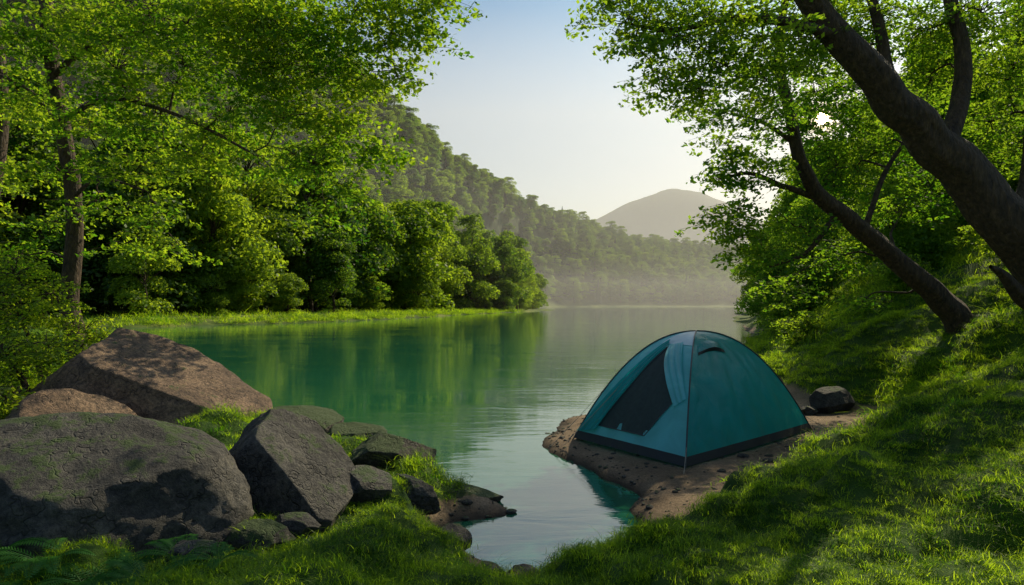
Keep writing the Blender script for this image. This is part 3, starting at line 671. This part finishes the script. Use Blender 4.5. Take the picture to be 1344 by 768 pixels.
for l in ([(.50, .40), (.80, .93)], [(.50, .40), (.14, .76)], [(.14, .76), (.34, .93)], [(.34, .93), (.80, .93)]):
    t = np.linspace(0, 1, 24)[:, None]; r = np.array(l[0])*(1-t)+np.array(l[1])*t
    tb.add(panel(cF, cL, r[:, 0], r[:, 1], .014), np.full(24, .005), 6)
mk_obj('poles_and_zips', tb.mesh('poles', M_pole), tent)
def vent(s, u):
    ss = .08+.42*s; uu = .34+.10*u-.03*np.sin(np.pi*s)
    return panel(cF, cR, ss, uu, .008+.05*np.sin(np.pi*s)*u)
V, F = grid(vent, 20, 6); mk_obj('vent_hood', mk_mesh('vent', V, F, M_teal, True), tent)
def vent2(s, u):
    ss = .08+.42*s; uu = .44+.03*u-.03*np.sin(np.pi*s)
    return panel(cF, cR, ss, uu, .008+.048*np.sin(np.pi*s)*(1-u))
V, F = grid(vent2, 20, 4); mk_obj('vent_opening', mk_mesh('vent2', V, F, M_dark, True), tent)
tb = Tubes()
def guy(p, q): tb.add([p, (np.array(p)+q)/2-[0, 0, .01], q], [.003]*3, 4)
for c, u, o in ((cR, .93, .28), (cL, .7, .35), (cF, .93, .25)):
    p = pole(c, np.array([u]))[0]; d = (c-cen)/np.linalg.norm(c-cen); e = c+d*o; guy(p, np.array([*e, hz(*e)+.0]))
p = panel(cF, cL, np.array([.75]), np.array([.6]), .02)[0]; guy(p, np.array([.62, 8.25, .1]))
mk_obj('guy_lines', tb.mesh('guys', M_cord), tent)

# ---------------------------------------------------------------- mist over the lake and valley
def mist(dens, box):
    m, nt = newmat('mist'); vs = N(nt, 'ShaderNodeVolumeScatter', i_Density=dens, i_Anisotropy=.35); vs.inputs['Color'].default_value = (.99, .98, .92, 1)
    o = N(nt, 'ShaderNodeOutputMaterial'); nt.links.new(vs.outputs[0], o.inputs['Volume'])
    x0, x1, y0, y1, zz0, zz1 = box
    V = [(x, y, z) for z in (zz0, zz1) for x, y in ((x0, y0), (x1, y0), (x1, y1), (x0, y1))]
    F = [(3, 2, 1, 0), (4, 5, 6, 7), (0, 1, 5, 4), (1, 2, 6, 5), (2, 3, 7, 6), (3, 0, 4, 7)]
    mk_obj('mist', mk_mesh('mist', V, F, m))
mist(.00042, (-500, 900, 130, 900, -5, 80))
mist(.0011, (-900, 1500, 905, 1600, -5, 450))
mist(.0006, (-20, 260, 260, 620, -4, 22))

# ---------------------------------------------------------------- light, sky, camera
elev = math.radians(40); az = math.radians(38)
SUN = np.array([math.sin(az)*math.cos(elev), math.cos(az)*math.cos(elev), math.sin(elev)])
w = bpy.data.worlds.new('World'); bpy.context.scene.world = w; w.use_nodes = True
nt = w.node_tree; nt.nodes.clear(); L = nt.links.new
sky = N(nt, 'ShaderNodeTexSky', sky_type='NISHITA', sun_disc=False, sun_elevation=elev, sun_rotation=az, air_density=1.0, dust_density=1.6, ozone_density=1.0)
tc = N(nt, 'ShaderNodeTexCoord'); dp = N(nt, 'ShaderNodeVectorMath', operation='DOT_PRODUCT'); dp.inputs[1].default_value = tuple(SUNDISC)
nrmz = N(nt, 'ShaderNodeVectorMath', operation='NORMALIZE'); L(tc.outputs['Generated'], nrmz.inputs[0]); L(nrmz.outputs[0], dp.inputs[0])
sxy = N(nt, 'ShaderNodeSeparateXYZ'); L(nrmz.outputs[0], sxy.inputs[0])
tint = ramp(nt, sxy.outputs[2], [(.0, (1.25, 1.10, .84)), (.16, (1.08, 1.0, .83)), (.40, (.44, .64, .71)), (.8, (1, 1, 1))])
bg = N(nt, 'ShaderNodeBackground'); bg.inputs[1].default_value = .145; L(mixc(nt, 1.0, sky.outputs[0], tint.outputs[0], 'MULTIPLY'), bg.inputs[0])
gt = mth(nt, 'GREATER_THAN', dp.outputs['Value'], math.cos(math.radians(.45)))
dpc = mth(nt, 'MAXIMUM', dp.outputs['Value'], 0.0)
st = mth(nt, 'MULTIPLY_ADD', gt, 60.0, mth(nt, 'ADD', mth(nt, 'MULTIPLY', mth(nt, 'POWER', dpc, 9000.0), 6.0), mth(nt, 'MULTIPLY', mth(nt, 'POWER', dpc, 700.0), .6)))
bg2 = N(nt, 'ShaderNodeBackground'); bg2.inputs[0].default_value = (1, .70, .26, 1); L(st, bg2.inputs[1])
ad = N(nt, 'ShaderNodeAddShader'); L(bg.outputs[0], ad.inputs[0]); L(bg2.outputs[0], ad.inputs[1])
o = N(nt, 'ShaderNodeOutputWorld'); L(ad.outputs[0], o.inputs[0])
from mathutils import Vector
sl = bpy.data.lights.new('sun', 'SUN'); sl.energy = 5; sl.angle = math.radians(.5); sl.color = (1, .87, .60)
so_ = bpy.data.objects.new('sun', sl); SC.objects.link(so_); so_.rotation_euler = Vector(SUN).to_track_quat('Z', 'Y').to_euler()
cd = bpy.data.cameras.new('camera'); cd.lens = 24; cd.sensor_width = 36; cd.shift_y = 16/1344; cd.clip_end = 12000; cd.clip_start = .05
co = bpy.data.objects.new('camera', cd); SC.objects.link(co); co.location = (0, 0, CAMZ); co.rotation_euler = (math.pi/2, 0, 0)
sc = bpy.context.scene; sc.camera = co
sc.view_settings.view_transform = 'Standard'; sc.view_settings.look = 'None'; sc.view_settings.exposure = 0
